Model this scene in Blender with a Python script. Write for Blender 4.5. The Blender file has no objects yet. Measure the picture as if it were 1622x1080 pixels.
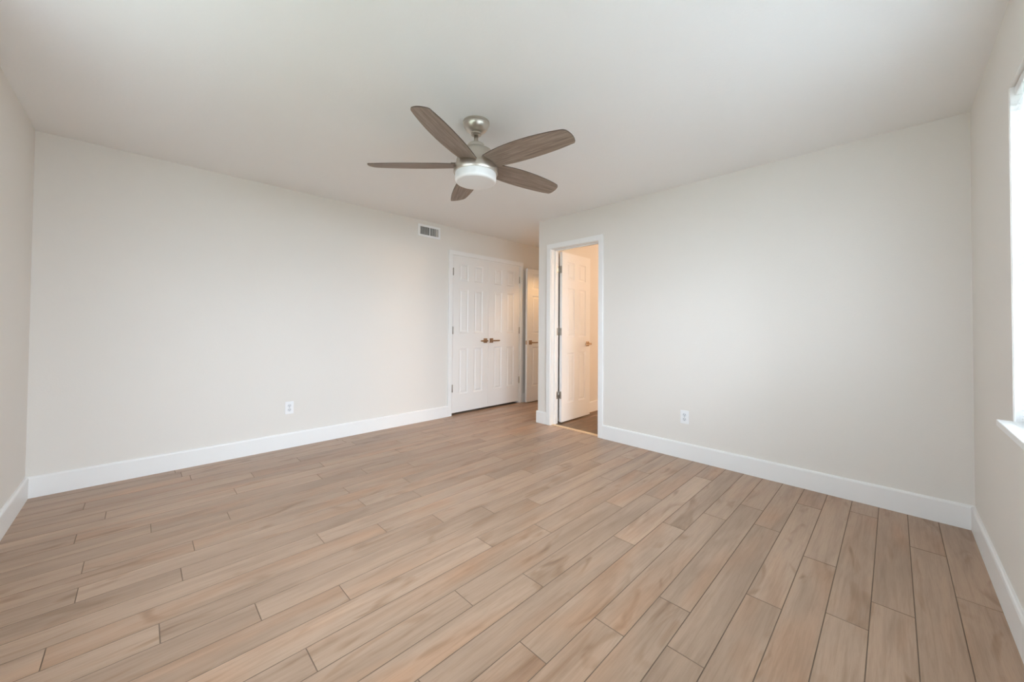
import bpy, bmesh, math, random
from mathutils import Vector, Matrix

C = bpy.context.scene
COL = C.collection
PI = math.pi

# ------------------------------------------------------------------ camera
CAM_H = 1.1532
cam_d = bpy.data.cameras.new('camera')
cam_d.sensor_fit = 'HORIZONTAL'
cam_d.sensor_width = 36.0
cam_d.lens = 595.3025 * 36.0 / 1622.0
cam_d.shift_y = -32.3146 / 1622.0
cam_d.clip_start = 0.02
cam = bpy.data.objects.new('camera', cam_d)
COL.objects.link(cam)
R_ = Vector((0.71213484, -0.70199939, 0.00779882))
U_ = Vector((-0.01734695, -0.00648987, 0.99982847))
F_ = Vector((0.70182836, 0.71214797, 0.01679921))
M = Matrix.Identity(4)
for i in range(3):
    M[i][0], M[i][1], M[i][2] = R_[i], U_[i], -F_[i]
M[0][3], M[1][3], M[2][3] = 0.0, 0.0, CAM_H
cam.matrix_world = M
C.camera = cam

# ------------------------------------------------------------------ world, exposure
w = bpy.data.worlds.new('world')
C.world = w
w.use_nodes = True
bg = w.node_tree.nodes['Background']
bg.inputs[0].default_value = (0.78, 0.89, 1.0, 1)
bg.inputs[1].default_value = 9.3
C.view_settings.view_transform = 'Standard'
C.view_settings.look = 'None'
C.view_settings.gamma = 1.0
C.view_settings.use_curve_mapping = False
C.view_settings.exposure = 0.0
C.cycles.use_denoising = True
C.cycles.max_bounces = 16
C.cycles.diffuse_bounces = 10
C.cycles.transparent_max_bounces = 16
C.cycles.sample_clamp_indirect = 6.0


def area(name, loc, direction, sx, sy, power, color):
    d = bpy.data.lights.new(name, 'AREA')
    d.shape = 'RECTANGLE'
    d.size, d.size_y = sx, sy
    d.energy = power
    d.color = color
    o = bpy.data.objects.new(name, d)
    COL.objects.link(o)
    o.location = loc
    o.rotation_euler = Vector(direction).to_track_quat('-Z', 'Z').to_euler()
    return o


# room numbers (metres): camera stands at x = 0, y = 0
H = 2.44
XL, XB = -0.5274, 3.4469          # left wall, wall with the bathroom doorway
YW, YA = -0.3249, 4.0117          # window wall, long back wall
YC = 3.037                        # outside corner of the entry passage
YBATH = 2.922                     # bathroom face of the wall along the passage
XT = 3.58                         # bathroom face of the doorway wall
XE = 4.99                         # end of the entry passage
W1 = (0.55, 2.42, 0.80, 2.108)    # window on the window wall  x0 x1 z0 z1
W2 = (0.35, 2.15, 0.80, 2.108)    # unseen window added on the left wall for light    y0 y1 z0 z1
SKY = (0.82, 0.91, 1.0)
# daylight entering through the right-hand window and the added left one
area('daylight_window_one', ((W1[0] + W1[1]) / 2, YW - 2.6, 2.9), (0, 1, -0.55), 4.5, 3.0, 950, (0.76, 0.87, 1.0))
for nm_, lc_, dr_, sz_ in (('portal_window_one', ((W1[0] + W1[1]) / 2, YW - 0.13, (W1[2] + W1[3]) / 2), (0, 1, 0), W1[1] - W1[0]),
                           ('portal_added_window', (XL - 0.13, (W2[0] + W2[1]) / 2, (W2[2] + W2[3]) / 2), (1, 0, 0), W2[1] - W2[0])):
    po = area(nm_, lc_, dr_, sz_, W1[3] - W1[2], 1.0, (1, 1, 1))
    po.data.cycles.is_portal = True

# ------------------------------------------------------------------ materials


def mat(name, color=(0.8, 0.8, 0.8), rough=0.5, metal=0.0, spec=0.5):
    m = bpy.data.materials.new(name)
    m.use_nodes = True
    b = m.node_tree.nodes['Principled BSDF']
    b.inputs['Base Color'].default_value = (*color, 1)
    b.inputs['Roughness'].default_value = rough
    b.inputs['Metallic'].default_value = metal
    b.inputs['Specular IOR Level'].default_value = spec
    return m


def nd(m, t, **kw):
    n = m.node_tree.nodes.new(t)
    for k, v in kw.items():
        setattr(n, k, v)
    return n


def ln(m, a, ao, b, bi):
    m.node_tree.links.new(a.outputs[ao], b.inputs[bi])


def noise(m, vec, scale, detail=2.0, rough=0.5, dist=0.0):
    n = nd(m, 'ShaderNodeTexNoise')
    n.inputs['Scale'].default_value = scale
    n.inputs['Detail'].default_value = detail
    n.inputs['Roughness'].default_value = rough
    n.inputs['Distortion'].default_value = dist
    m.node_tree.links.new(vec, n.inputs['Vector'])
    return n


def paint(name, color, rough, bump_scale, bump):
    m = mat(name, color, rough, 0, 0.3)
    b = m.node_tree.nodes['Principled BSDF']
    g = nd(m, 'ShaderNodeNewGeometry')
    n = noise(m, g.outputs['Position'], bump_scale, 3)
    bp = nd(m, 'ShaderNodeBump')
    bp.inputs['Strength'].default_value = bump
    bp.inputs['Distance'].default_value = 0.002
    ln(m, n, 'Fac', bp, 'Height')
    ln(m, bp, 'Normal', b, 'Normal')
    return m


MW = paint('wall_paint', (0.775, 0.745, 0.70), 0.75, 120, 0.25)
MC = paint('ceiling_paint', (0.87, 0.868, 0.862), 0.85, 70, 0.35)
MT = paint('trim_paint', (0.86, 0.86, 0.85), 0.38, 40, 0.05)
MD = paint('door_paint', (0.85, 0.84, 0.82), 0.42, 60, 0.06)
MPL = mat('white_plastic', (0.86, 0.87, 0.88), 0.35)
MDK = mat('dark_slot', (0.03, 0.03, 0.03), 0.6)
MNK = mat('brushed_nickel', (0.60, 0.56, 0.50), 0.32, 1.0)
MHG = mat('hinge_steel', (0.50, 0.47, 0.43), 0.38, 1.0)
MBZ = mat('bronze_lever', (0.50, 0.36, 0.25), 0.35, 1.0)
MGL = mat('frosted_glass', (0.80, 0.80, 0.79), 0.30)
MGL.node_tree.nodes['Principled BSDF'].inputs['Subsurface Weight'].default_value = 0.0
MGL.node_tree.nodes['Principled BSDF'].inputs['Subsurface Radius'].default_value = (0.03, 0.03, 0.03)
MVD = mat('duct_shade', (0.05, 0.05, 0.05), 0.8)  # near-black standing in for the shade inside the duct
MVN = mat('window_vinyl', (0.86, 0.87, 0.88), 0.35)
MST = mat('threshold_strip', (0.76, 0.57, 0.36), 0.4)
MGP = mat('ground', (0.30, 0.33, 0.25), 0.9)


def brushed(m):
    b = m.node_tree.nodes['Principled BSDF']
    tc = nd(m, 'ShaderNodeTexCoord')
    mp = nd(m, 'ShaderNodeMapping')
    mp.inputs['Scale'].default_value = (12, 12, 420)
    ln(m, tc, 'Object', mp, 'Vector')
    n = noise(m, mp.outputs['Vector'], 1.0, 2)
    r = nd(m, 'ShaderNodeMapRange')
    r.inputs['To Min'].default_value = 0.24
    r.inputs['To Max'].default_value = 0.42
    ln(m, n, 'Fac', r, 'Value')
    ln(m, r, 'Result', b, 'Roughness')


brushed(MNK)


def pane_material():
    m = bpy.data.materials.new('window_glass')
    m.use_nodes = True
    nt = m.node_tree
    nt.nodes.clear()
    o = nt.nodes.new('ShaderNodeOutputMaterial')
    t = nt.nodes.new('ShaderNodeBsdfTransparent')
    g = nt.nodes.new('ShaderNodeBsdfGlossy')
    g.inputs['Roughness'].default_value = 0.02
    x = nt.nodes.new('ShaderNodeMixShader')
    x.inputs[0].default_value = 0.07
    nt.links.new(t.outputs[0], x.inputs[1])
    nt.links.new(g.outputs[0], x.inputs[2])
    nt.links.new(x.outputs[0], o.inputs[0])
    return m


MPN = pane_material()


def slat_material():
    m = bpy.data.materials.new('blind_slat')
    m.use_nodes = True
    nt = m.node_tree
    nt.nodes.clear()
    o = nt.nodes.new('ShaderNodeOutputMaterial')
    d = nt.nodes.new('ShaderNodeBsdfDiffuse')
    d.inputs[0].default_value = (0.90, 0.91, 0.92, 1)
    t = nt.nodes.new('ShaderNodeBsdfTranslucent')
    t.inputs[0].default_value = (0.92, 0.94, 0.95, 1)
    x = nt.nodes.new('ShaderNodeMixShader')
    x.inputs[0].default_value = 0.40
    nt.links.new(d.outputs[0], x.inputs[1])
    nt.links.new(t.outputs[0], x.inputs[2])
    nt.links.new(x.outputs[0], o.inputs[0])
    return m


MSL = slat_material()


def plank_material(name, c0, c1, c2, c3, rough):
    """Oak planks: per-plank tone from the 'tone' attribute, grain along x."""
    m = mat(name, (0.5, 0.4, 0.3), rough, 0, 0.4)
    b = m.node_tree.nodes['Principled BSDF']
    at = nd(m, 'ShaderNodeAttribute', attribute_name='tone')
    g = nd(m, 'ShaderNodeNewGeometry')
    off = nd(m, 'ShaderNodeVectorMath', operation='SCALE')
    off.inputs['Scale'].default_value = 37.0
    ln(m, at, 'Vector', off, 0)
    add = nd(m, 'ShaderNodeVectorMath', operation='ADD')
    ln(m, g, 'Position', add, 0)
    ln(m, off, 'Vector', add, 1)

    def mapped(sc):
        mp = nd(m, 'ShaderNodeMapping')
        mp.inputs['Scale'].default_value = sc
        ln(m, add, 'Vector', mp, 'Vector')
        return mp.outputs['Vector']
    broad = noise(m, mapped((1.3, 9.0, 1.0)), 1.0, 3, 0.55, 0.6)
    grain = noise(m, mapped((3.0, 62.0, 1.0)), 1.0, 5, 0.65, 0.8)
    fine = noise(m, mapped((14.0, 330.0, 1.0)), 1.0, 3, 0.6)
    knot = noise(m, mapped((2.6, 9.5, 1.0)), 1.0, 2, 0.5, 1.2)
    warm = noise(m, mapped((1.1, 4.0, 1.0)), 1.0, 2, 0.5, 0.3)
    sep = nd(m, 'ShaderNodeSeparateXYZ')
    ln(m, at, 'Vector', sep, 0)

    def ramp(src, out, stops):
        r = nd(m, 'ShaderNodeValToRGB')
        e = r.color_ramp.elements
        e[0].position, e[0].color = stops[0][0], stops[0][1]
        e[1].position, e[1].color = stops[-1][0], stops[-1][1]
        for p, c in stops[1:-1]:
            k = e.new(p)
            k.color = c
        ln(m, src, out, r, 'Fac')
        return r

    def mix(a, ao, bb, bo, fac=None, fo=None, mode='MIX', f=0.5):
        x = nd(m, 'ShaderNodeMixRGB', blend_type=mode)
        x.inputs[0].default_value = f
        if fac is not None:
            ln(m, fac, fo, x, 0)
        ln(m, a, ao, x, 1)
        ln(m, bb, bo, x, 2)
        return x
    base = ramp(sep, 'X', [(0.0, (*c0, 1)), (0.5, (*c1, 1)), (1.0, (*c2, 1))])
    br = ramp(broad, 'Fac', [(0.30, (0.80, 0.78, 0.76, 1)), (0.55, (1, 1, 1, 1)), (0.75, (1.09, 1.07, 1.05, 1))])
    x1 = mix(base, 'Color', br, 'Color', mode='MULTIPLY', f=1.0)
    gr = ramp(grain, 'Fac', [(0.30, (0.84, 0.81, 0.78, 1)), (0.52, (1, 1, 1, 1)), (0.70, (1.05, 1.04, 1.03, 1))])
    x2 = mix(x1, 'Color', gr, 'Color', mode='MULTIPLY', f=0.9)
    fi = ramp(fine, 'Fac', [(0.32, (0.90, 0.89, 0.88, 1)), (0.55, (1, 1, 1, 1))])
    x3 = mix(x2, 'Color', fi, 'Color', mode='MULTIPLY', f=0.7)
    wr = ramp(warm, 'Fac', [(0.52, (1, 1, 1, 1)), (0.72, (1.03, 0.90, 0.80, 1))])
    x4 = mix(x3, 'Color', wr, 'Color', mode='MULTIPLY', f=1.0)
    kn = ramp(knot, 'Fac', [(0.60, (1, 1, 1, 1)), (0.68, (0.78, 0.70, 0.62, 1)), (0.76, (0.46, 0.38, 0.31, 1))])
    x5 = mix(x4, 'Color', kn, 'Color', mode='MULTIPLY', f=0.62)
    ln(m, x5, 'Color', b, 'Base Color')
    bp = nd(m, 'ShaderNodeBump')
    bp.inputs['Strength'].default_value = 0.12
    bp.inputs['Distance'].default_value = 0.001
    ln(m, grain, 'Fac', bp, 'Height')
    ln(m, bp, 'Normal', b, 'Normal')
    return m


MFL = plank_material('oak_planks', (0.372, 0.258, 0.184), (0.440, 0.308, 0.220), (0.505, 0.357, 0.258), None, 0.36)
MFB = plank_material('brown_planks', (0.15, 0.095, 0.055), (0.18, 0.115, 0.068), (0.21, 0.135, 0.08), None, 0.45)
MGR = mat('plank_joint', (0.22, 0.155, 0.11), 0.8)


def blade_material():
    m = mat('blade_wood', (0.25, 0.2, 0.16), 0.5)
    b = m.node_tree.nodes['Principled BSDF']
    tc = nd(m, 'ShaderNodeTexCoord')
    mp = nd(m, 'ShaderNodeMapping')
    mp.inputs['Scale'].default_value = (5, 70, 5)
    ln(m, tc, 'Object', mp, 'Vector')
    n = noise(m, mp.outputs['Vector'], 1.0, 5, 0.65, 0.7)
    r = nd(m, 'ShaderNodeValToRGB')
    e = r.color_ramp.elements
    e[0].position, e[0].color = 0.28, (0.150, 0.105, 0.078, 1)
    e[1].position, e[1].color = 0.72, (0.355, 0.275, 0.220, 1)
    ln(m, n, 'Fac', r, 'Fac')
    ln(m, r, 'Color', b, 'Base Color')
    return m


MBL = blade_material()
MBE = mat('blade_edge', (0.10, 0.07, 0.05), 0.5)

# ------------------------------------------------------------------ mesh helpers


def box(bm, x0, x1, y0, y1, z0, z1, mi=0, bevel=0.0):
    mat4 = Matrix.Translation(((x0 + x1) / 2, (y0 + y1) / 2, (z0 + z1) / 2)) @ Matrix.Diagonal((x1 - x0, y1 - y0, z1 - z0, 1))
    r = bmesh.ops.create_cube(bm, size=1.0, matrix=mat4)
    fs = {f for v in r['verts'] for f in v.link_faces}
    for f in fs:
        f.material_index = mi
    if bevel > 0:
        es = list({e for v in r['verts'] for e in v.link_edges})
        rb = bmesh.ops.bevel(bm, geom=es, offset=bevel, segments=2, profile=0.5, affect='EDGES')
        for f in rb['faces']:
            f.material_index = mi
    return r


def tube(bm, p0, p1, r0, r1=None, seg=24, mi=0):
    p0, p1 = Vector(p0), Vector(p1)
    r1 = r0 if r1 is None else r1
    d = p1 - p0
    q = d.to_track_quat('Z', 'Y').to_matrix().to_4x4()
    mm = Matrix.Translation((p0 + p1) / 2) @ q
    r = bmesh.ops.create_cone(bm, cap_ends=True, segments=seg, radius1=r0, radius2=r1, depth=d.length, matrix=mm)
    for f in {f for v in r['verts'] for f in v.link_faces}:
        f.material_index = mi
        f.smooth = len(f.verts) == 4


def lathe(bm, prof, seg=48, mi=0):
    rings = []
    for r, z in prof:
        if r < 1e-6:
            rings.append([bm.verts.new((0, 0, z))])
        else:
            rings.append([bm.verts.new((r * math.cos(2 * PI * k / seg), r * math.sin(2 * PI * k / seg), z)) for k in range(seg)])
    for a, b in zip(rings[:-1], rings[1:]):
        for k in range(seg):
            k2 = (k + 1) % seg
            if len(a) == 1 and len(b) == 1:
                continue
            if len(a) == 1:
                f = bm.faces.new((a[0], b[k2], b[k]))
            elif len(b) == 1:
                f = bm.faces.new((a[k], a[k2], b[0]))
            else:
                f = bm.faces.new((a[k], a[k2], b[k2], b[k]))
            f.material_index = mi
            f.smooth = True
    bmesh.ops.recalc_face_normals(bm, faces=bm.faces)


def obj(name, bm, mats, parent=None, loc=None, rot=None, smooth_angle=None):
    me = bpy.data.meshes.new(name)
    bmesh.ops.recalc_face_normals(bm, faces=bm.faces)
    bm.to_mesh(me)
    bm.free()
    for m in (mats if isinstance(mats, (list, tuple)) else [mats]):
        me.materials.append(m)
    o = bpy.data.objects.new(name, me)
    COL.objects.link(o)
    if parent is not None:
        o.parent = parent
    if loc is not None:
        o.location = loc
    if rot is not None:
        o.rotation_euler = rot
    if smooth_angle:
        me.set_sharp_from_angle(angle=math.radians(smooth_angle))
    return o


def tag(o, label, cat, group=None, kind=None):
    o['label'] = label
    o['category'] = cat
    if group:
        o['group'] = group
    if kind:
        o['kind'] = kind
    return o


def struct(name, bm, mats, label, cat):
    return tag(obj(name, bm, mats), label, cat, kind='structure')


def empty(name, loc, rz=0.0):
    o = bpy.data.objects.new(name, None)
    o.empty_display_size = 0.1
    COL.objects.link(o)
    o.location = loc
    o.rotation_euler = (0, 0, rz)
    return o


def copy_tree(o, parent=None):
    c = o.copy()
    COL.objects.link(c)
    c.parent = parent
    for ch in o.children:
        copy_tree(ch, c)
    return c


# ------------------------------------------------------------------ floor
random.seed(11)
PITCH = 0.1280
Y_ROW0 = -0.0545                  # lower edge of row 0
JOINTS = {-2: 2.531, -1: 1.72, 0: 2.227, 1: 2.005, 3: 1.895, 4: 2.60, 5: 1.605, 6: 1.304, 7: 1.008, 8: 1.882, 9: 1.291, 10: 0.995,
          11: 0.438, 12: 1.329, 13: 0.645, 14: 0.354, 15: 0.068, 16: 0.998, 17: 0.71, 18: 0.152, 19: 1.043, 20: 0.213,
          21: 1.042, 22: 0.395, 23: 0.058, 24: -0.232, 25: 0.483, 26: -0.134, 2: 2.42}


def plank_floor(bm, x0, x1, y0, y1, joints, length, z=0.0, gap=0.0011):
    lay = bm.loops.layers.float_color.new('tone')
    k0 = int(math.floor((y0 - Y_ROW0) / PITCH))
    k1 = int(math.ceil((y1 - Y_ROW0) / PITCH))

    def quad(a, b, c, d, mi, col):
        f = bm.faces.new([bm.verts.new(p) for p in (a, b, c, d)])
        f.material_index = mi
        for l in f.loops:
            l[lay] = col
    for k in range(k0, k1):
        ya, yb = max(y0, Y_ROW0 + k * PITCH), min(y1, Y_ROW0 + (k + 1) * PITCH)
        j = joints.get(k, random.uniform(0, length))
        while j > x0:
            j -= length
        xs = [j]
        while xs[-1] < x1:
            xs.append(xs[-1] + length)
        for a, b in zip(xs[:-1], xs[1:]):
            a, b = max(a, x0), min(b, x1)
            if b - a < 0.004:
                continue
            col = (min(1, max(0, random.gauss(0.5, 0.17))), random.random(), random.random(), 1)
            g, t = gap, gap + 0.0012
            P = [(a + g, ya + g), (b - g, ya + g), (b - g, yb - g), (a + g, yb - g)]
            T = [(a + t, ya + t), (b - t, ya + t), (b - t, yb - t), (a + t, yb - t)]
            quad(*[(x, y, z) for x, y in T], 0, col)
            for i in range(4):
                i2 = (i + 1) % 4
                quad((*P[i], z - 0.0018), (*P[i2], z - 0.0018), (*T[i2], z), (*T[i], z), 1, col)
    quad((x0, y0, z - 0.002), (x1, y0, z - 0.002), (x1, y1, z - 0.002), (x0, y1, z - 0.002), 1, (0.5, 0.5, 0.5, 1))


def main_floor():
    random.seed(11)
    bm = bmesh.new()
    lay = bm.loops.layers.float_color.new('tone')
    k0 = int(math.floor((YW - 0.1 - Y_ROW0) / PITCH))
    k1 = int(math.ceil((YA + 0.12 - Y_ROW0) / PITCH))
    L = 1.2195

    def quad(pts, mi, col):
        f = bm.faces.new([bm.verts.new(p) for p in pts])
        f.material_index = mi
        for l in f.loops:
            l[lay] = col
    for k in range(k0, k1):
        ya, yb = Y_ROW0 + k * PITCH, Y_ROW0 + (k + 1) * PITCH
        x1 = XE + 1.3 if ya > YC - 0.15 else 3.505
        x0 = XL - 0.1
        j = JOINTS.get(k, random.uniform(0, L))
        while j > x0:
            j -= L
        while j < x1:
            a, b = max(j, x0), min(j + L, x1)
            j += L
            if b - a < 0.004:
                continue
            col = (min(1, max(0, random.gauss(0.5, 0.17))), random.random(), random.random(), 1)
            g, t = 0.0008, 0.0018
            P = [(a + g, ya + g), (b - g, ya + g), (b - g, yb - g), (a + g, yb - g)]
            T = [(a + t, ya + t), (b - t, ya + t), (b - t, yb - t), (a + t, yb - t)]
            quad([(x, y, 0.0) for x, y in T], 0, col)
            for i in range(4):
                i2 = (i + 1) % 4
                quad([(*P[i], -0.0018), (*P[i2], -0.0018), (*T[i2], 0), (*T[i], 0)], 1, col)
    grey = (0.5, 0.5, 0.5, 1)
    y0, y1 = YW - 0.15, YA + 0.15
    quad([(XL - 0.15, y0, -0.002), (3.505, y0, -0.002), (3.505, y1, -0.002), (XL - 0.15, y1, -0.002)], 1, grey)
    quad([(3.505, YC - 0.1, -0.002), (XE + 1.3, YC - 0.1, -0.002), (XE + 1.3, y1, -0.002), (3.505, y1, -0.002)], 1, grey)
    return bm


struct('floor', main_floor(), [MFL, MGR], 'light oak plank floor running towards the closet doors', 'floor')

bm = bmesh.new()
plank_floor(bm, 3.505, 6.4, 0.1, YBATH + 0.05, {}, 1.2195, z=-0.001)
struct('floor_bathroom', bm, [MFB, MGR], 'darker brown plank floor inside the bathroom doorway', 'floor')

# ------------------------------------------------------------------ ceiling and walls
bm = bmesh.new()
box(bm, XL - 0.15, 6.5, YW - 0.15, YA + 0.8, H, H + 0.1)
struct('ceiling', bm, MC, 'plain off-white ceiling above the whole room', 'ceiling')

T_ = 0.12
bm = bmesh.new()
y0, y1, z0, z1 = W2
box(bm, XL - T_, XL, YW - T_, y0, -0.05, H)
box(bm, XL - T_, XL, y1, YA + T_, -0.05, H)
box(bm, XL - T_, XL, y0, y1, -0.05, z0)
box(bm, XL - T_, XL, y0, y1, z1, H)
struct('wall_left', bm, MW, 'greige wall at the left edge of the photo', 'wall')

CX0, CX1, CZ = 2.862, 4.118, 2.082     # closet opening
bm = bmesh.new()
box(bm, XL, CX0, YA, YA + T_, -0.05, H)
box(bm, CX1, XE + 1.3, YA, YA + T_, -0.05, H)
box(bm, CX0, CX1, YA, YA + T_, CZ, H)
struct('wall_back', bm, MW, 'long greige back wall with the double closet doors', 'wall')

BY0, BY1, BZ = 2.192, 2.838, 2.075     # bathroom opening
bm = bmesh.new()
box(bm, XB, XT, YW - T_, BY0 - 0.018, -0.05, H)
box(bm, XB, XT, BY1 + 0.018, YC, -0.05, H)
box(bm, XB, XT, BY0 - 0.018, BY1 + 0.018, BZ + 0.018, H)
box(bm, XT, 6.4, YBATH, YC, -0.05, H)
struct('wall_right', bm, MW, 'greige wall with the bathroom doorway', 'wall')

bm = bmesh.new()
x0, x1, z0, z1 = W1
box(bm, XL, x0, YW - T_, YW, -0.05, H)
box(bm, x1, XB, YW - T_, YW, -0.05, H)
box(bm, x0, x1, YW - T_, YW, -0.05, z0)
box(bm, x0, x1, YW - T_, YW, z1, H)
struct('wall_front', bm, MW, 'greige window wall at the right edge of the photo', 'wall')

# bathroom shell and the end of the entry passage
bm = bmesh.new()
box(bm, 6.4, 6.5, 0.0, YC, -0.05, H)
box(bm, XT, 6.4, 0.0, 0.1, -0.05, H)
struct('wall_bathroom', bm, MW, 'painted far walls inside the bathroom', 'wall')

EY0, EY1 = 3.10, 3.935
bm = bmesh.new()
box(bm, XE, XE + 0.115, YC, EY0, -0.05, H)
box(bm, XE, XE + 0.115, EY1, YA, -0.05, H)
box(bm, XE, XE + 0.115, EY0, EY1, 2.085, H)
box(bm, XE + 1.2, XE + 1.3, YC, YA, -0.05, H)
struct('wall_passage', bm, MW, 'end wall of the entry passage behind the corner', 'wall')

# closet interior, its unlit darkness put into the wall colour
bm = bmesh.new()
cy = YA + T_
box(bm, CX0 - 0.1, CX1 + 0.1, cy + 0.55, cy + 0.65, -0.05, H)
box(bm, CX0 - 0.2, CX0 - 0.1, cy, cy + 0.65, -0.05, H)
box(bm, CX1 + 0.1, CX1 + 0.2, cy, cy + 0.65, -0.05, H)
box(bm, CX0 - 0.2, CX1 + 0.2, cy, cy + 0.65, -0.06, -0.003)
struct('wall_closet', bm, mat('closet_shade', (0.35, 0.32, 0.29), 0.8), 'inside walls of the closet behind the double doors', 'wall')

# ------------------------------------------------------------------ baseboards
BH, BT = 0.140, 0.016


def base(bm, p0, p1, nrm, e0=0.0, e1=0.0):
    """A board along p0-p1 (on the wall face) standing out along nrm; top edge chamfered; e0/e1 lengthen its ends."""
    p0, p1, n = Vector((*p0, 0)), Vector((*p1, 0)), Vector((*nrm, 0))
    d = (p1 - p0).normalized()
    p0, p1 = p0 - d * e0, p1 + d * e1
    prof = [(0, 0), (BT, 0), (BT, BH - 0.012), (BT - 0.003, BH - 0.004), (BT - 0.008, BH), (0, BH)]
    ra = [bm.verts.new(p0 + n * a + Vector((0, 0, z))) for a, z in prof]
    rb = [bm.verts.new(p1 + n * a + Vector((0, 0, z))) for a, z in prof]
    for i in range(len(prof)):
        j = (i + 1) % len(prof)
        bm.faces.new((ra[i], ra[j], rb[j], rb[i]))
    bm.faces.new(ra)
    bm.faces.new(rb[::-1])


CAS = 0.060
bm = bmesh.new()
base(bm, (XL, YW + BT), (XL, YA - BT), (1, 0))
struct('baseboard_left', bm, MT, 'white baseboard on the wall at the left edge', 'baseboard')
bm = bmesh.new()
base(bm, (XL, YA), (CX0 - CAS + 0.004, YA), (0, -1))
base(bm, (CX1 + CAS - 0.004, YA), (XE, YA), (0, -1))
struct('baseboard_back', bm, MT, 'white baseboard along the long back wall beside the closet', 'baseboard')
bm = bmesh.new()
base(bm, (XB, YW), (XB, BY0 - CAS + 0.003), (-1, 0))
base(bm, (XB, BY1 + CAS - 0.003), (XB, YC), (-1, 0), 0, BT)
base(bm, (XB, YC), (XE, YC), (0, 1))
struct('baseboard_right', bm, MT, 'white baseboard along the wall with the bathroom doorway', 'baseboard')
bm = bmesh.new()
base(bm, (XL, YW), (XB - BT, YW), (0, 1))
struct('baseboard_front', bm, MT, 'white baseboard under the window at the right edge', 'baseboard')
bm = bmesh.new()
base(bm, (XT, YBATH), (6.4, YBATH), (0, -1))
struct('baseboard_bathroom', bm, MT, 'white baseboard seen inside the bathroom behind its door', 'baseboard')

# ------------------------------------------------------------------ casings and jambs


def casing_leg(bm, ax, u0, u1, wall, out, z0, z1):
    """Flat casing with a thin back band; ax 'x': runs along x on plane y = wall, ax 'y': along y on plane x = wall."""
    a, b = sorted((wall, wall + out))
    if ax == 'x':
        box(bm, u0, u1, a, b, z0, z1, bevel=0.003)
    else:
        box(bm, a, b, u0, u1, z0, z1, bevel=0.003)


bm = bmesh.new()
rv = 0.004
casing_leg(bm, 'x', CX0 - CAS, CX0 - rv, YA, -0.017, 0, CZ + rv)
casing_leg(bm, 'x', CX1 + rv, CX1 + CAS, YA, -0.017, 0, CZ + rv)
casing_leg(bm, 'x', CX0 - CAS, CX1 + CAS, YA, -0.017, CZ + rv, CZ + CAS)
box(bm, CX0 - 0.002, CX0 + 0.012, YA + 0.001, YA + T_, 0, CZ + 0.002)
box(bm, CX1 - 0.012, CX1 + 0.002, YA + 0.001, YA + T_, 0, CZ + 0.002)
box(bm, CX0, CX1, YA + 0.001, YA + T_, CZ - 0.012, CZ + 0.002)
struct('trim_1', bm, MT, 'white casing around the double closet doors', 'door casing')

bm = bmesh.new()
casing_leg(bm, 'y', BY0 - CAS, BY0 - rv, XB, -0.017, 0, BZ + rv)
casing_leg(bm, 'y', BY1 + rv, BY1 + CAS, XB, -0.017, 0, BZ + rv)
casing_leg(bm, 'y', BY0 - CAS, BY1 + CAS, XB, -0.017, BZ + rv, BZ + CAS)
casing_leg(bm, 'y', BY0 - CAS, BY0 - rv, XT, 0.017, 0, BZ + rv)
casing_leg(bm, 'y', BY0 - CAS, BY1 + CAS, XT, 0.017, BZ + rv, BZ + CAS)
# jamb boards with stops
box(bm, XB - 0.001, XT + 0.001, BY0 - 0.018, BY0, 0, BZ)
box(bm, XB - 0.001, XT + 0.001, BY1, BY1 + 0.018, 0, BZ)
box(bm, XB - 0.001, XT + 0.001, BY0 - 0.018, BY1 + 0.018, BZ, BZ + 0.018)
box(bm, XT - 0.075, XT - 0.04, BY0, BY0 + 0.011, 0, BZ, bevel=0.002)
box(bm, XT - 0.075, XT - 0.04, BY1 - 0.011, BY1, 0, BZ, bevel=0.002)
box(bm, XT - 0.075, XT - 0.04, BY0, BY1, BZ - 0.011, BZ, bevel=0.002)
struct('trim_2', bm, MT, 'white casing and jamb around the bathroom doorway', 'door casing')

bm = bmesh.new()
casing_leg(bm, 'y', EY0 - 0.055, EY0, XE, -0.017, 0, 2.085)
casing_leg(bm, 'y', EY0 - 0.055, EY1, XE, -0.017, 2.085, 2.14)
struct('trim_3', bm, MT, 'white casing of the entry opening at the passage end', 'door casing')

bm = bmesh.new()
box(bm, 3.462, 3.512, BY0, BY1, -0.002, 0.006, bevel=0.002)
struct('trim_4', bm, MST, 'pale wood threshold strip across the bathroom doorway', 'threshold')

# ------------------------------------------------------------------ doors


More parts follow.
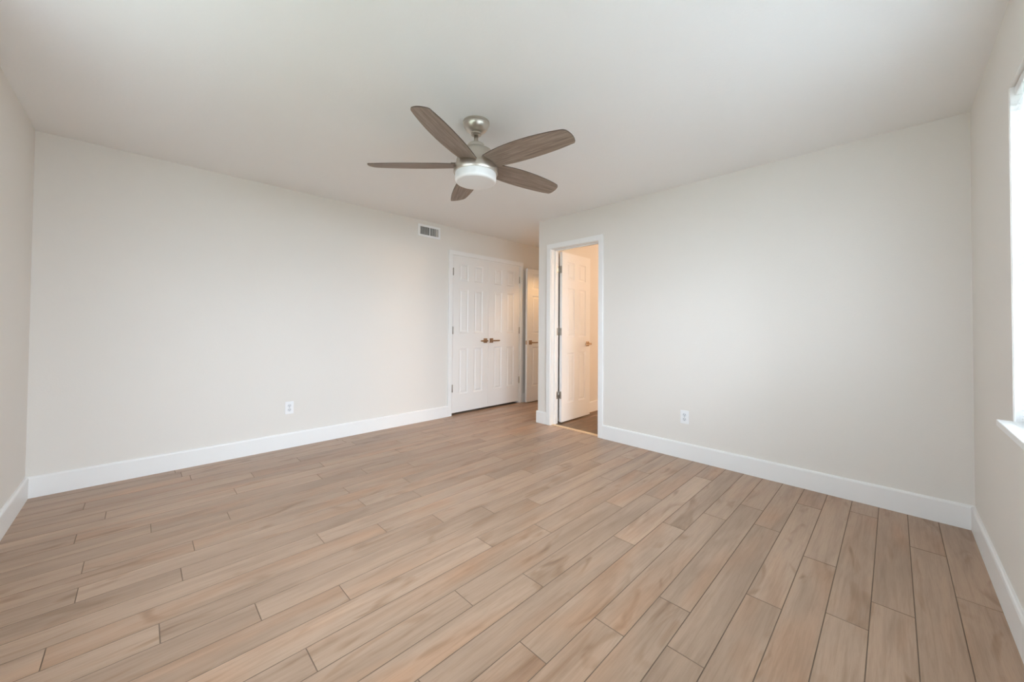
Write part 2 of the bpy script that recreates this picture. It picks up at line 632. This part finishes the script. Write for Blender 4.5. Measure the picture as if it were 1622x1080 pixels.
def panel_face(bm, w_, h_, y, s, cols, rows):
    """One moulded face of a door in the plane y; s = -1 faces -y, +1 faces +y."""
    xs = sorted({0.0, w_, *[c for p in cols for c in p]})
    zs = sorted({0.0, h_, *[r for p in rows for r in p]})
    V = {}

    def v(x, d, z):
        k = (round(x, 5), round(d, 5), round(z, 5))
        if k not in V:
            V[k] = bm.verts.new((x, y - s * d, z))
        return V[k]
    prof = [(0, 0), (0.004, 0.0045), (0.013, 0.0085), (0.022, 0.0085), (0.036, 0.0025), (0.040, 0.0022)]
    for a, b in zip(xs[:-1], xs[1:]):
        for c, d in zip(zs[:-1], zs[1:]):
            if (a, b) in cols and (c, d) in rows:
                for (i0, d0), (i1, d1) in zip(prof[:-1], prof[1:]):
                    o = [(a + i0, c + i0), (b - i0, c + i0), (b - i0, d - i0), (a + i0, d - i0)]
                    n = [(a + i1, c + i1), (b - i1, c + i1), (b - i1, d - i1), (a + i1, d - i1)]
                    for i in range(4):
                        j = (i + 1) % 4
                        bm.faces.new((v(o[i][0], d0, o[i][1]), v(o[j][0], d0, o[j][1]), v(n[j][0], d1, n[j][1]), v(n[i][0], d1, n[i][1])))
                i1, d1 = prof[-1]
                bm.faces.new((v(a + i1, d1, c + i1), v(b - i1, d1, c + i1), v(b - i1, d1, d - i1), v(a + i1, d1, d - i1)))
            else:
                bm.faces.new((v(a, 0, c), v(b, 0, c), v(b, 0, d), v(a, 0, d)))


ROWS = ((0.235, 0.835), (1.035, 1.620), (1.728, 1.958))


def door_leaf(w_, h_, cols, rows=ROWS, t=0.035):
    """Door slab from x = 0 (hinge side or free side) to w, y 0..t, z 0..h."""
    bm = bmesh.new()
    panel_face(bm, w_, h_, 0.0, -1, cols, rows)
    panel_face(bm, w_, h_, t, 1, cols, rows)
    # edge band
    for q in (((0, 0, 0), (0, t, 0), (0, t, h_), (0, 0, h_)), ((w_, 0, 0), (w_, t, 0), (w_, t, h_), (w_, 0, h_)),
              ((0, 0, 0), (w_, 0, 0), (w_, t, 0), (0, t, 0)), ((0, 0, h_), (w_, 0, h_), (w_, t, h_), (0, t, h_))):
        bm.faces.new([bm.verts.new(p) for p in q])
    return bm


def lever_set(parent, x, z, side, direction, y):
    """A lever with its square plate on the face y; side -1 sticks out to -y; the lever points along direction (+-1 in x)."""
    bm = bmesh.new()
    ya, yb = sorted((y, y + side * 0.008))
    box(bm, x - 0.032, x + 0.032, ya, yb, z - 0.032, z + 0.032, bevel=0.0025)
    tube(bm, (x, y + side * 0.006, z), (x, y + side * 0.022, z), 0.017, 0.014, 24)
    tube(bm, (x, y + side * 0.020, z), (x, y + side * 0.054, z), 0.010, 0.010, 20)
    ya, yb = sorted((y + side * 0.045, y + side * 0.059))
    xa, xb = sorted((x - direction * 0.012, x + direction * 0.118))
    box(bm, xa, xb, ya, yb, z - 0.0095, z + 0.0095, bevel=0.004)
    obj('lever_handle', bm, MBZ, parent)['label'] = 'bronze lever handle on a square plate'


def hinge(parent, x, y, z, leaf_x=None, leaf_y=None):
    bm = bmesh.new()
    tube(bm, (x, y, z - 0.045), (x, y, z + 0.045), 0.0065, seg=14)
    for e in (-1, 1):
        tube(bm, (x, y, z + e * 0.045), (x, y, z + e * 0.05), 0.0075, 0.004, seg=14)
    for q in (leaf_x or []):
        box(bm, q[0], q[1], q[2], q[3], z - 0.044, z + 0.044, bevel=0.0)
    obj('hinge', bm, MHG, parent)['label'] = 'grey metal hinge'


ZH = (1.868, 1.103, 0.350)
DG = 0.030          # gap under the closet doors
# closet leaves: the face stands 8 mm behind the wall face
lw = (CX1 - CX0 - 0.024 - 0.009) / 2
cols = ((0.105, 0.255), (0.355, 0.505))
cols = tuple((round(a * lw / 0.61, 4), round(b * lw / 0.61, 4)) for a, b in cols)
for k, xx in ((1, CX0 + 0.012 + 0.003), (2, CX0 + 0.012 + 0.003 + lw + 0.003)):
    d = obj('door_%d' % k, door_leaf(lw, 2.045, cols), MD, None, (xx, YA + 0.004, DG))
    tag(d, 'left leaf of the white double closet doors' if k == 1 else 'right leaf of the white double closet doors', 'door', kind='structure')
    lx = lw - 0.055 if k == 1 else 0.055
    lever_set(d, lx, 0.958 - DG, -1, -1 if k == 1 else 1, 0.0)
    hx = -0.002 if k == 1 else lw + 0.002
    for zh in ZH:
        hinge(d, hx, -0.0085, zh - DG)
    bm = bmesh.new()
    a = lw - 0.036 if k == 1 else 0.008
    box(bm, a, a + 0.028, -0.003, 0.030, 2.0455, 2.050)
    obj('ball_catch', bm, MHG, d)['label'] = 'small metal catch at the top edge'

# entry door, standing open in front of the back wall
d3w = 0.762
d3 = obj('door_3', door_leaf(d3w, 2.032, ((0.115, 0.330), (0.432, 0.647))), MD, None, (4.172, 3.904, 0.012))
tag(d3, 'white entry door standing open, half hidden behind the passage corner', 'door', kind='structure')
lever_set(d3, 0.070, 0.905, -1, 1, 0.0)
lever_set(d3, 0.070, 0.905, 1, 1, 0.035)
bm = bmesh.new()
box(bm, -0.0015, 0.001, 0.005, 0.030, 0.875, 0.935)
obj('latch_plate', bm, MBZ, d3)
for zh in ZH:
    hinge(d3, d3w + 0.006, -0.006, zh)

# bathroom door, opened a little past a right angle
d4w = 0.622
d4 = obj('door_4', door_leaf(d4w, 2.050, ((0.108, 0.262), (0.360, 0.514)), ((0.215, 0.825), (1.020, 1.618), (1.722, 1.938))), MD, None,
         (3.601, 2.797, 0.015), (0, 0, math.radians(1.6)))
tag(d4, 'white six-panel bathroom door swung open inside its doorway', 'door', kind='structure')
lever_set(d4, d4w - 0.062, 0.925, -1, -1, 0.0)
for zh in (1.838, 1.085, 0.322):
    # barrel, one plate on the jamb, one on the door edge
    hinge(d4, -0.006, 0.044, zh, leaf_x=[(-0.0015, 0.0008, 0.004, 0.040)])
bm = bmesh.new()
box(bm, d4w - 0.001, d4w + 0.0015, 0.006, 0.029, 0.895, 0.955)
obj('latch_plate', bm, MBZ, d4)
for zh in (1.853, 1.100, 0.337):
    bm = bmesh.new()
    box(bm, XT - 0.036, XT + 0.001, BY1 - 0.002, BY1 + 0.001, zh - 0.044, zh + 0.044)
    obj('hinge_plate', bm, MHG, bpy.data.objects['trim_2'])['label'] = 'grey metal hinge plate'

# ------------------------------------------------------------------ windows


def make_window(name, label, u0, u1, z0, z1):
    """Window in local axes: x along the wall, y into the wall (outwards), room face at y = 0."""
    e = empty(name, (0, 0, 0))
    tag(e, label, 'window', kind='structure')
    f = 0.045
    bm = bmesh.new()
    ya, yb = 0.075, 0.118
    box(bm, u0, u0 + f, ya, yb, z0, z1, bevel=0.004)
    box(bm, u1 - f, u1, ya, yb, z0, z1, bevel=0.004)
    box(bm, u0 + f, u1 - f, ya, yb, z0, z0 + f, bevel=0.004)
    box(bm, u0 + f, u1 - f, ya, yb, z1 - f, z1, bevel=0.004)
    um = (u0 + u1) / 2
    box(bm, um - 0.035, um + 0.035, ya, yb, z0 + f, z1 - f, bevel=0.004)
    obj('window_frame', bm, MVN, e)
    zm = (z0 + z1) / 2
    for a, b in ((u0 + f, um - 0.035), (um + 0.035, u1 - f)):
        for lo, hi, yy in ((z0 + f, zm + 0.02, 0.084), (zm - 0.02, z1 - f, 0.100)):
            bm = bmesh.new()
            s = 0.032
            box(bm, a, a + s, yy, yy + 0.014, lo, hi)
            box(bm, b - s, b, yy, yy + 0.014, lo, hi)
            box(bm, a + s, b - s, yy, yy + 0.014, lo, lo + s)
            box(bm, a + s, b - s, yy, yy + 0.014, hi - s, hi)
            sash = obj('sash', bm, MVN, e)
            bm = bmesh.new()
            box(bm, a + s, b - s, yy + 0.005, yy + 0.008, lo + s, hi - s)
            obj('pane', bm, MPN, sash)
    bm = bmesh.new()
    box(bm, u0 + 0.001, u1 - 0.001, -0.002, 0.075, z0 - 0.024, z0 + 0.001)
    box(bm, u0 - 0.012, u1 + 0.012, -0.040, 0.0, z0 - 0.024, z0 + 0.001, bevel=0.003)
    obj('window_sill', bm, MT, e)
    bm = bmesh.new()
    t = 0.004
    box(bm, u0, u0 + t, 0.003, 0.075, z0, z1)
    box(bm, u1 - t, u1, 0.003, 0.075, z0, z1)
    obj('window_jamb', bm, MT, e)
    return e


def make_blind(name, label, u0, u1, z0, z1, y):
    e = empty(name, (0, 0, 0))
    tag(e, label, 'blind')
    bm = bmesh.new()
    box(bm, u0, u1, y - 0.016, y + 0.016, z1 - 0.035, z1, bevel=0.003)
    obj('headrail', bm, MPL, e)
    bm = bmesh.new()
    box(bm, u0, u1, y - 0.010, y + 0.010, z0, z0 + 0.014, bevel=0.003)
    obj('bottom_rail', bm, MPL, e)
    bm = bmesh.new()
    n = int((z1 - 0.045 - z0 - 0.02) / 0.0215)
    a = math.radians(12)
    hw = 0.0125
    for i in range(n):
        z = z0 + 0.026 + i * 0.0215
        pts = []
        for s in (-1, 0, 1):
            pts.append((y + s * hw * math.cos(a), z + s * hw * math.sin(a) + (0.0012 if s == 0 else 0)))
        ra = [bm.verts.new((u0, q[0], q[1])) for q in pts]
        rb = [bm.verts.new((u1, q[0], q[1])) for q in pts]
        for k in (0, 1):
            bm.faces.new((ra[k], ra[k + 1], rb[k + 1], rb[k]))
    obj('slats', bm, MSL, e)
    for u in (u0 + 0.12, (u0 + u1) / 2, u1 - 0.12):
        bm = bmesh.new()
        tube(bm, (u, y - 0.0135, z0 + 0.01), (u, y - 0.0135, z1 - 0.03), 0.0009, seg=6)
        obj('ladder_cord', bm, MPL, e)
    return e


# window wall: local x -> -x world would flip; use a mirrored placement (local y outwards = -y world)
w1 = make_window('window_1', 'bright window with white sill at the right edge of the photo', -W1[1], -W1[0], W1[2], W1[3])
w1.location = (0, YW, 0)
w1.rotation_euler = (0, 0, PI)
b1 = make_blind('window_blind', 'white slatted blind hanging in the window at the right edge', -W1[1] + 0.006, -W1[0] - 0.006, W1[2] + 0.004, W1[3] - 0.002, 0.030)
b1.location = (0, YW, 0)
b1.rotation_euler = (0, 0, PI)
# left wall: outwards is -x; local x -> +y world
w2 = make_window('added_window', 'unseen window added in the left wall to light the room', W2[0], W2[1], W2[2], W2[3])  # unseen window, added so daylight reaches the doorway wall
w2.location = (XL, 0, 0)
w2.rotation_euler = (0, 0, PI / 2)

# ------------------------------------------------------------------ outlets


def make_outlet():
    """Plate in local axes: x along the wall, -y out into the room, centred on the origin."""
    bm = bmesh.new()
    box(bm, -0.036, 0.036, -0.0055, 0.0, -0.0585, 0.0585, bevel=0.003)
    o = obj('wall_outlet', bm, MPL)
    for s in (1, -1):
        bm = bmesh.new()
        z = 0.0195 * s
        tube(bm, (0, -0.004, z), (0, -0.0075, z), 0.0170, 0.0165, 32)
        for x in (-0.0065, 0.0065):
            box(bm, x - 0.0012, x + 0.0012, -0.0079, -0.0074, z - 0.001, z + 0.008, 1)
        tube(bm, (0, -0.0074, z - 0.008), (0, -0.0079, z - 0.008), 0.0026, seg=12, mi=1)
        obj('receptacle', bm, [mat('receptacle_plastic', (0.74, 0.76, 0.78), 0.35) if 'receptacle_plastic' not in bpy.data.materials
                               else bpy.data.materials['receptacle_plastic'], MDK], o)
    bm = bmesh.new()
    tube(bm, (0, -0.005, 0), (0, -0.0066, 0), 0.0032, seg=14)
    obj('screw', bm, MHG, o)
    return o


o1 = make_outlet()
o1.location = (1.008, YA, 0.374)
tag(o1, 'white wall outlet low on the long back wall left of the closet', 'outlet', 'wall outlets above the baseboards')
o2 = copy_tree(o1)
o2.location = (XB, 1.305, 0.366)
o2.rotation_euler = (0, 0, -PI / 2)
tag(o2, 'white wall outlet low on the wall right of the bathroom doorway', 'outlet', 'wall outlets above the baseboards')

# ------------------------------------------------------------------ air vent
ve = empty('air_vent', (2.508, YA, 2.318))
tag(ve, 'white supply air vent high on the back wall near the closet', 'air vent')
vw, vh = 0.157, 0.074
bm = bmesh.new()
fr = 0.026
for (a, b, c, d) in ((-vw, vw, vh - fr, vh), (-vw, vw, -vh, -vh + fr), (-vw, -vw + fr, -vh + fr, vh - fr), (vw - fr, vw, -vh + fr, vh - fr)):
    box(bm, a, b, -0.009, 0.0, c, d, bevel=0.002)
obj('vent_frame', bm, MPL, ve)
bm = bmesh.new()
box(bm, -vw + 0.01, vw - 0.01, -0.0012, -0.0004, -vh + 0.01, vh - 0.01)
obj('duct_backing', bm, MVD, ve)['label'] = 'dark sheet for the duct shade behind the louvres'
bm = bmesh.new()
box(bm, -0.004, 0.008, -0.0085, -0.001, -vh + fr, vh - fr)
obj('center_bar', bm, MPL, ve)
bm = bmesh.new()


def louvre(x, ang):
    r = bmesh.ops.create_cube(bm, size=1.0, matrix=Matrix.Translation((x, -0.0055, 0)) @ Matrix.Rotation(ang, 4, 'Z') @ Matrix.Diagonal((0.0016, 0.008 if abs(ang) < 1 else 0.0105, 2 * (vh - fr), 1)))


MLV = mat('louvre_grey', (0.72, 0.71, 0.69), 0.4)
for i in range(8):
    louvre(-vw + fr + 0.008 + i * 0.0145, math.radians(12))
for i in range(5):
    louvre(0.020 + i * 0.0140, math.radians(12))
for i in range(4):
    louvre(0.090 + i * 0.0115, math.radians(-70))
obj('louvres', bm, MLV, ve)

# ------------------------------------------------------------------ ceiling fan
FX, FY = 1.483, 1.840
fan = empty('ceiling_fan', (FX, FY, H))
tag(fan, 'five-blade ceiling fan with brushed nickel body and grey-brown wood blades', 'ceiling fan')


def zl(z):
    return z - H


bm = bmesh.new()
lathe(bm, [(0, 0), (0.084, 0), (0.084, -0.012), (0.080, -0.016), (0.080, -0.020), (0.074, -0.034), (0.062, -0.050), (0.046, -0.062),
           (0.036, -0.067), (0.033, -0.068), (0.033, -0.078), (0.026, -0.082), (0, -0.082)])
obj('canopy', bm, MNK, fan, smooth_angle=35)
bm = bmesh.new()
tube(bm, (0, 0, -0.080), (0, 0, zl(2.28)), 0.0135, seg=24)
obj('downrod', bm, MNK, fan)
bm = bmesh.new()
lathe(bm, [(0, zl(2.303)), (0.045, zl(2.303)), (0.050, zl(2.298)), (0.051, zl(2.276)), (0.064, zl(2.270)), (0.092, zl(2.260)), (0.108, zl(2.249)),
           (0.116, zl(2.232)), (0.120, zl(2.200)), (0.125, zl(2.170)), (0.133, zl(2.158)), (0.138, zl(2.148)), (0.139, zl(2.118)), (0.136, zl(2.112)), (0, zl(2.112))])
obj('motor_housing', bm, MNK, fan, smooth_angle=35)
bm = bmesh.new()
lathe(bm, [(0, zl(2.120)), (0.128, zl(2.120)), (0.129, zl(2.085)), (0.1285, zl(2.070)), (0.126, zl(2.063)), (0.121, zl(2.0585)), (0.114, zl(2.057)), (0.06, zl(2.056)), (0, zl(2.0555))])
obj('light_shade', bm, MGL, fan, smooth_angle=50)['label'] = 'white frosted drum light shade'


def catmull(P, n=8):
    out = []
    Q = [P[0]] + list(P) + [P[-1]]
    for i in range(1, len(Q) - 2):
        for k in range(n):
            t = k / n
            out.append(tuple(0.5 * (2 * Q[i][c] + (Q[i + 1][c] - Q[i - 1][c]) * t + (2 * Q[i - 1][c] - 5 * Q[i][c] + 4 * Q[i + 1][c] - Q[i + 2][c]) * t * t
                                    + (3 * Q[i][c] - Q[i - 1][c] - 3 * Q[i + 1][c] + Q[i + 2][c]) * t ** 3) for c in (0, 1)))
    out.append(tuple(P[-1]))
    return out


def blade_mesh():
    lead = catmull([(0.095, -0.060), (0.18, -0.074), (0.30, -0.081), (0.42, -0.076), (0.53, -0.062), (0.615, -0.044), (0.636, -0.034)], 6)
    tip = catmull([(0.643, -0.026), (0.653, 0.004), (0.654, 0.036), (0.647, 0.066)], 5)
    trail = catmull([(0.639, 0.075), (0.53, 0.085), (0.40, 0.087), (0.25, 0.080), (0.095, 0.060)], 6)
    ol = [(0.095 + (u - 0.095) * 1.032, v) for u, v in lead + tip + trail]
    bm = bmesh.new()
    t = 0.003
    top = [bm.verts.new((u, v, t)) for u, v in ol]
    bot = [bm.verts.new((u, v, -t)) for u, v in ol]
    bm.faces.new(top)
    bm.faces.new(bot[::-1])
    n = len(ol)
    for i in range(n):
        j = (i + 1) % n
        f = bm.faces.new((top[i], top[j], bot[j], bot[i]))
        f.material_index = 1
    return bm


def slot_mesh():
    bm = bmesh.new()
    box(bm, 0.100, 0.150, -0.050, 0.050, 0.003, 0.010, bevel=0.002)
    return bm


BZ0 = zl(2.167)
PITCH_B = math.radians(13)
first = obj('blade', blade_mesh(), [MBL, MBE], fan)
first['label'] = 'grey-brown wood grain fan blade'
bracket = obj('blade_bracket', slot_mesh(), MBE, first)
blades = [first]
for k in range(4):
    c = first.copy()
    COL.objects.link(c)
    b = bracket.copy()
    COL.objects.link(b)
    b.parent = c
    blades.append(c)
for k, o in enumerate(blades):
    o.location = (0, 0, BZ0)
    o.rotation_mode = 'XYZ'
    o.rotation_euler = (-PITCH_B, 0, math.radians(62 + 72 * k))

# ------------------------------------------------------------------ unseen lamps added in the bathroom and the corridor
def emit(name, col, s):
    m = bpy.data.materials.new(name)
    m.use_nodes = True
    b = m.node_tree.nodes['Principled BSDF']
    b.inputs['Base Color'].default_value = (*col, 1)
    b.inputs['Emission Color'].default_value = (*col, 1)
    b.inputs['Emission Strength'].default_value = s
    return m


def dome_light(name, loc, label, s, col):
    e = empty(name, loc)
    tag(e, label, 'added ceiling light')
    bm = bmesh.new()
    lathe(bm, [(0, 0), (0.15, 0), (0.15, -0.018), (0, -0.018)], 32)
    obj('light_base', bm, MNK, e, smooth_angle=35)
    bm = bmesh.new()
    lathe(bm, [(0.138, -0.018), (0.132, -0.045), (0.105, -0.07), (0.06, -0.083), (0, -0.087)], 32)
    obj('light_shade', bm, emit(name + '_glow', col, s), e)


# unseen vanity light bar, form assumed, put in for the warm glow through the doorway
van = empty('unseen_vanity_light', (5.60, 0.1005, 2.02))
tag(van, 'unseen three-globe vanity light for the warm glow from the bathroom', 'wall light')
bm = bmesh.new()
box(bm, -0.30, 0.30, 0.0, 0.03, -0.05, 0.05, bevel=0.006)
for x in (-0.2, 0.0, 0.2):
    tube(bm, (x, 0.03, 0), (x, 0.075, 0), 0.025, 0.03)
obj('light_bar', bm, MNK, van)
MGB = emit('globe_glow', (1.0, 0.72, 0.50), 300)
for x in (-0.2, 0.0, 0.2):
    bm = bmesh.new()
    bmesh.ops.create_uvsphere(bm, u_segments=24, v_segments=14, radius=0.06, matrix=Matrix.Translation((x, 0.13, 0)))
    for f in bm.faces:
        f.smooth = True
    obj('globe', bm, MGB, van)
dome_light('added_dome_light', (5.70, 3.50, H), 'unseen warm dome light added in the corridor beyond the entry', 12, (1.0, 0.66, 0.36))  # unseen lamp added for warm spill into the passage

# unseen downlight added in the passage ceiling to warm the floor, behind the corner
dl = empty('added_downlight', (4.34, 3.33, H))
tag(dl, 'unseen warm downlight added in the ceiling of the entry passage', 'added ceiling light')
bm = bmesh.new()
lathe(bm, [(0.058, 0.0), (0.085, 0.0), (0.083, -0.006), (0.060, -0.008), (0.058, 0.0)], 40)
obj('trim_ring', bm, MPL, dl, smooth_angle=35)
bm = bmesh.new()
lathe(bm, [(0, -0.0005), (0.058, -0.0005), (0.058, -0.0015), (0, -0.0015)], 40)
obj('lens', bm, emit('downlight_glow', (1.0, 0.64, 0.36), 4), dl)
sp = bpy.data.lights.new('added_downlight_beam', 'SPOT')
sp.energy = 31
sp.color = (1.0, 0.56, 0.22)
sp.spot_size = math.radians(108)
sp.spot_blend = 0.5
sp.shadow_soft_size = 0.055
so = bpy.data.objects.new('added_downlight_beam', sp)
COL.objects.link(so)
so.location = (4.34, 3.33, H - 0.065)

# ground outside
bm = bmesh.new()
box(bm, -12, 12, -14, YW - 1.2, -0.55, -0.45)
box(bm, -14, XL - 1.2, YW - 1.2, 12, -0.55, -0.45)
struct('ground', bm, MGP, 'lawn outside the windows', 'ground')
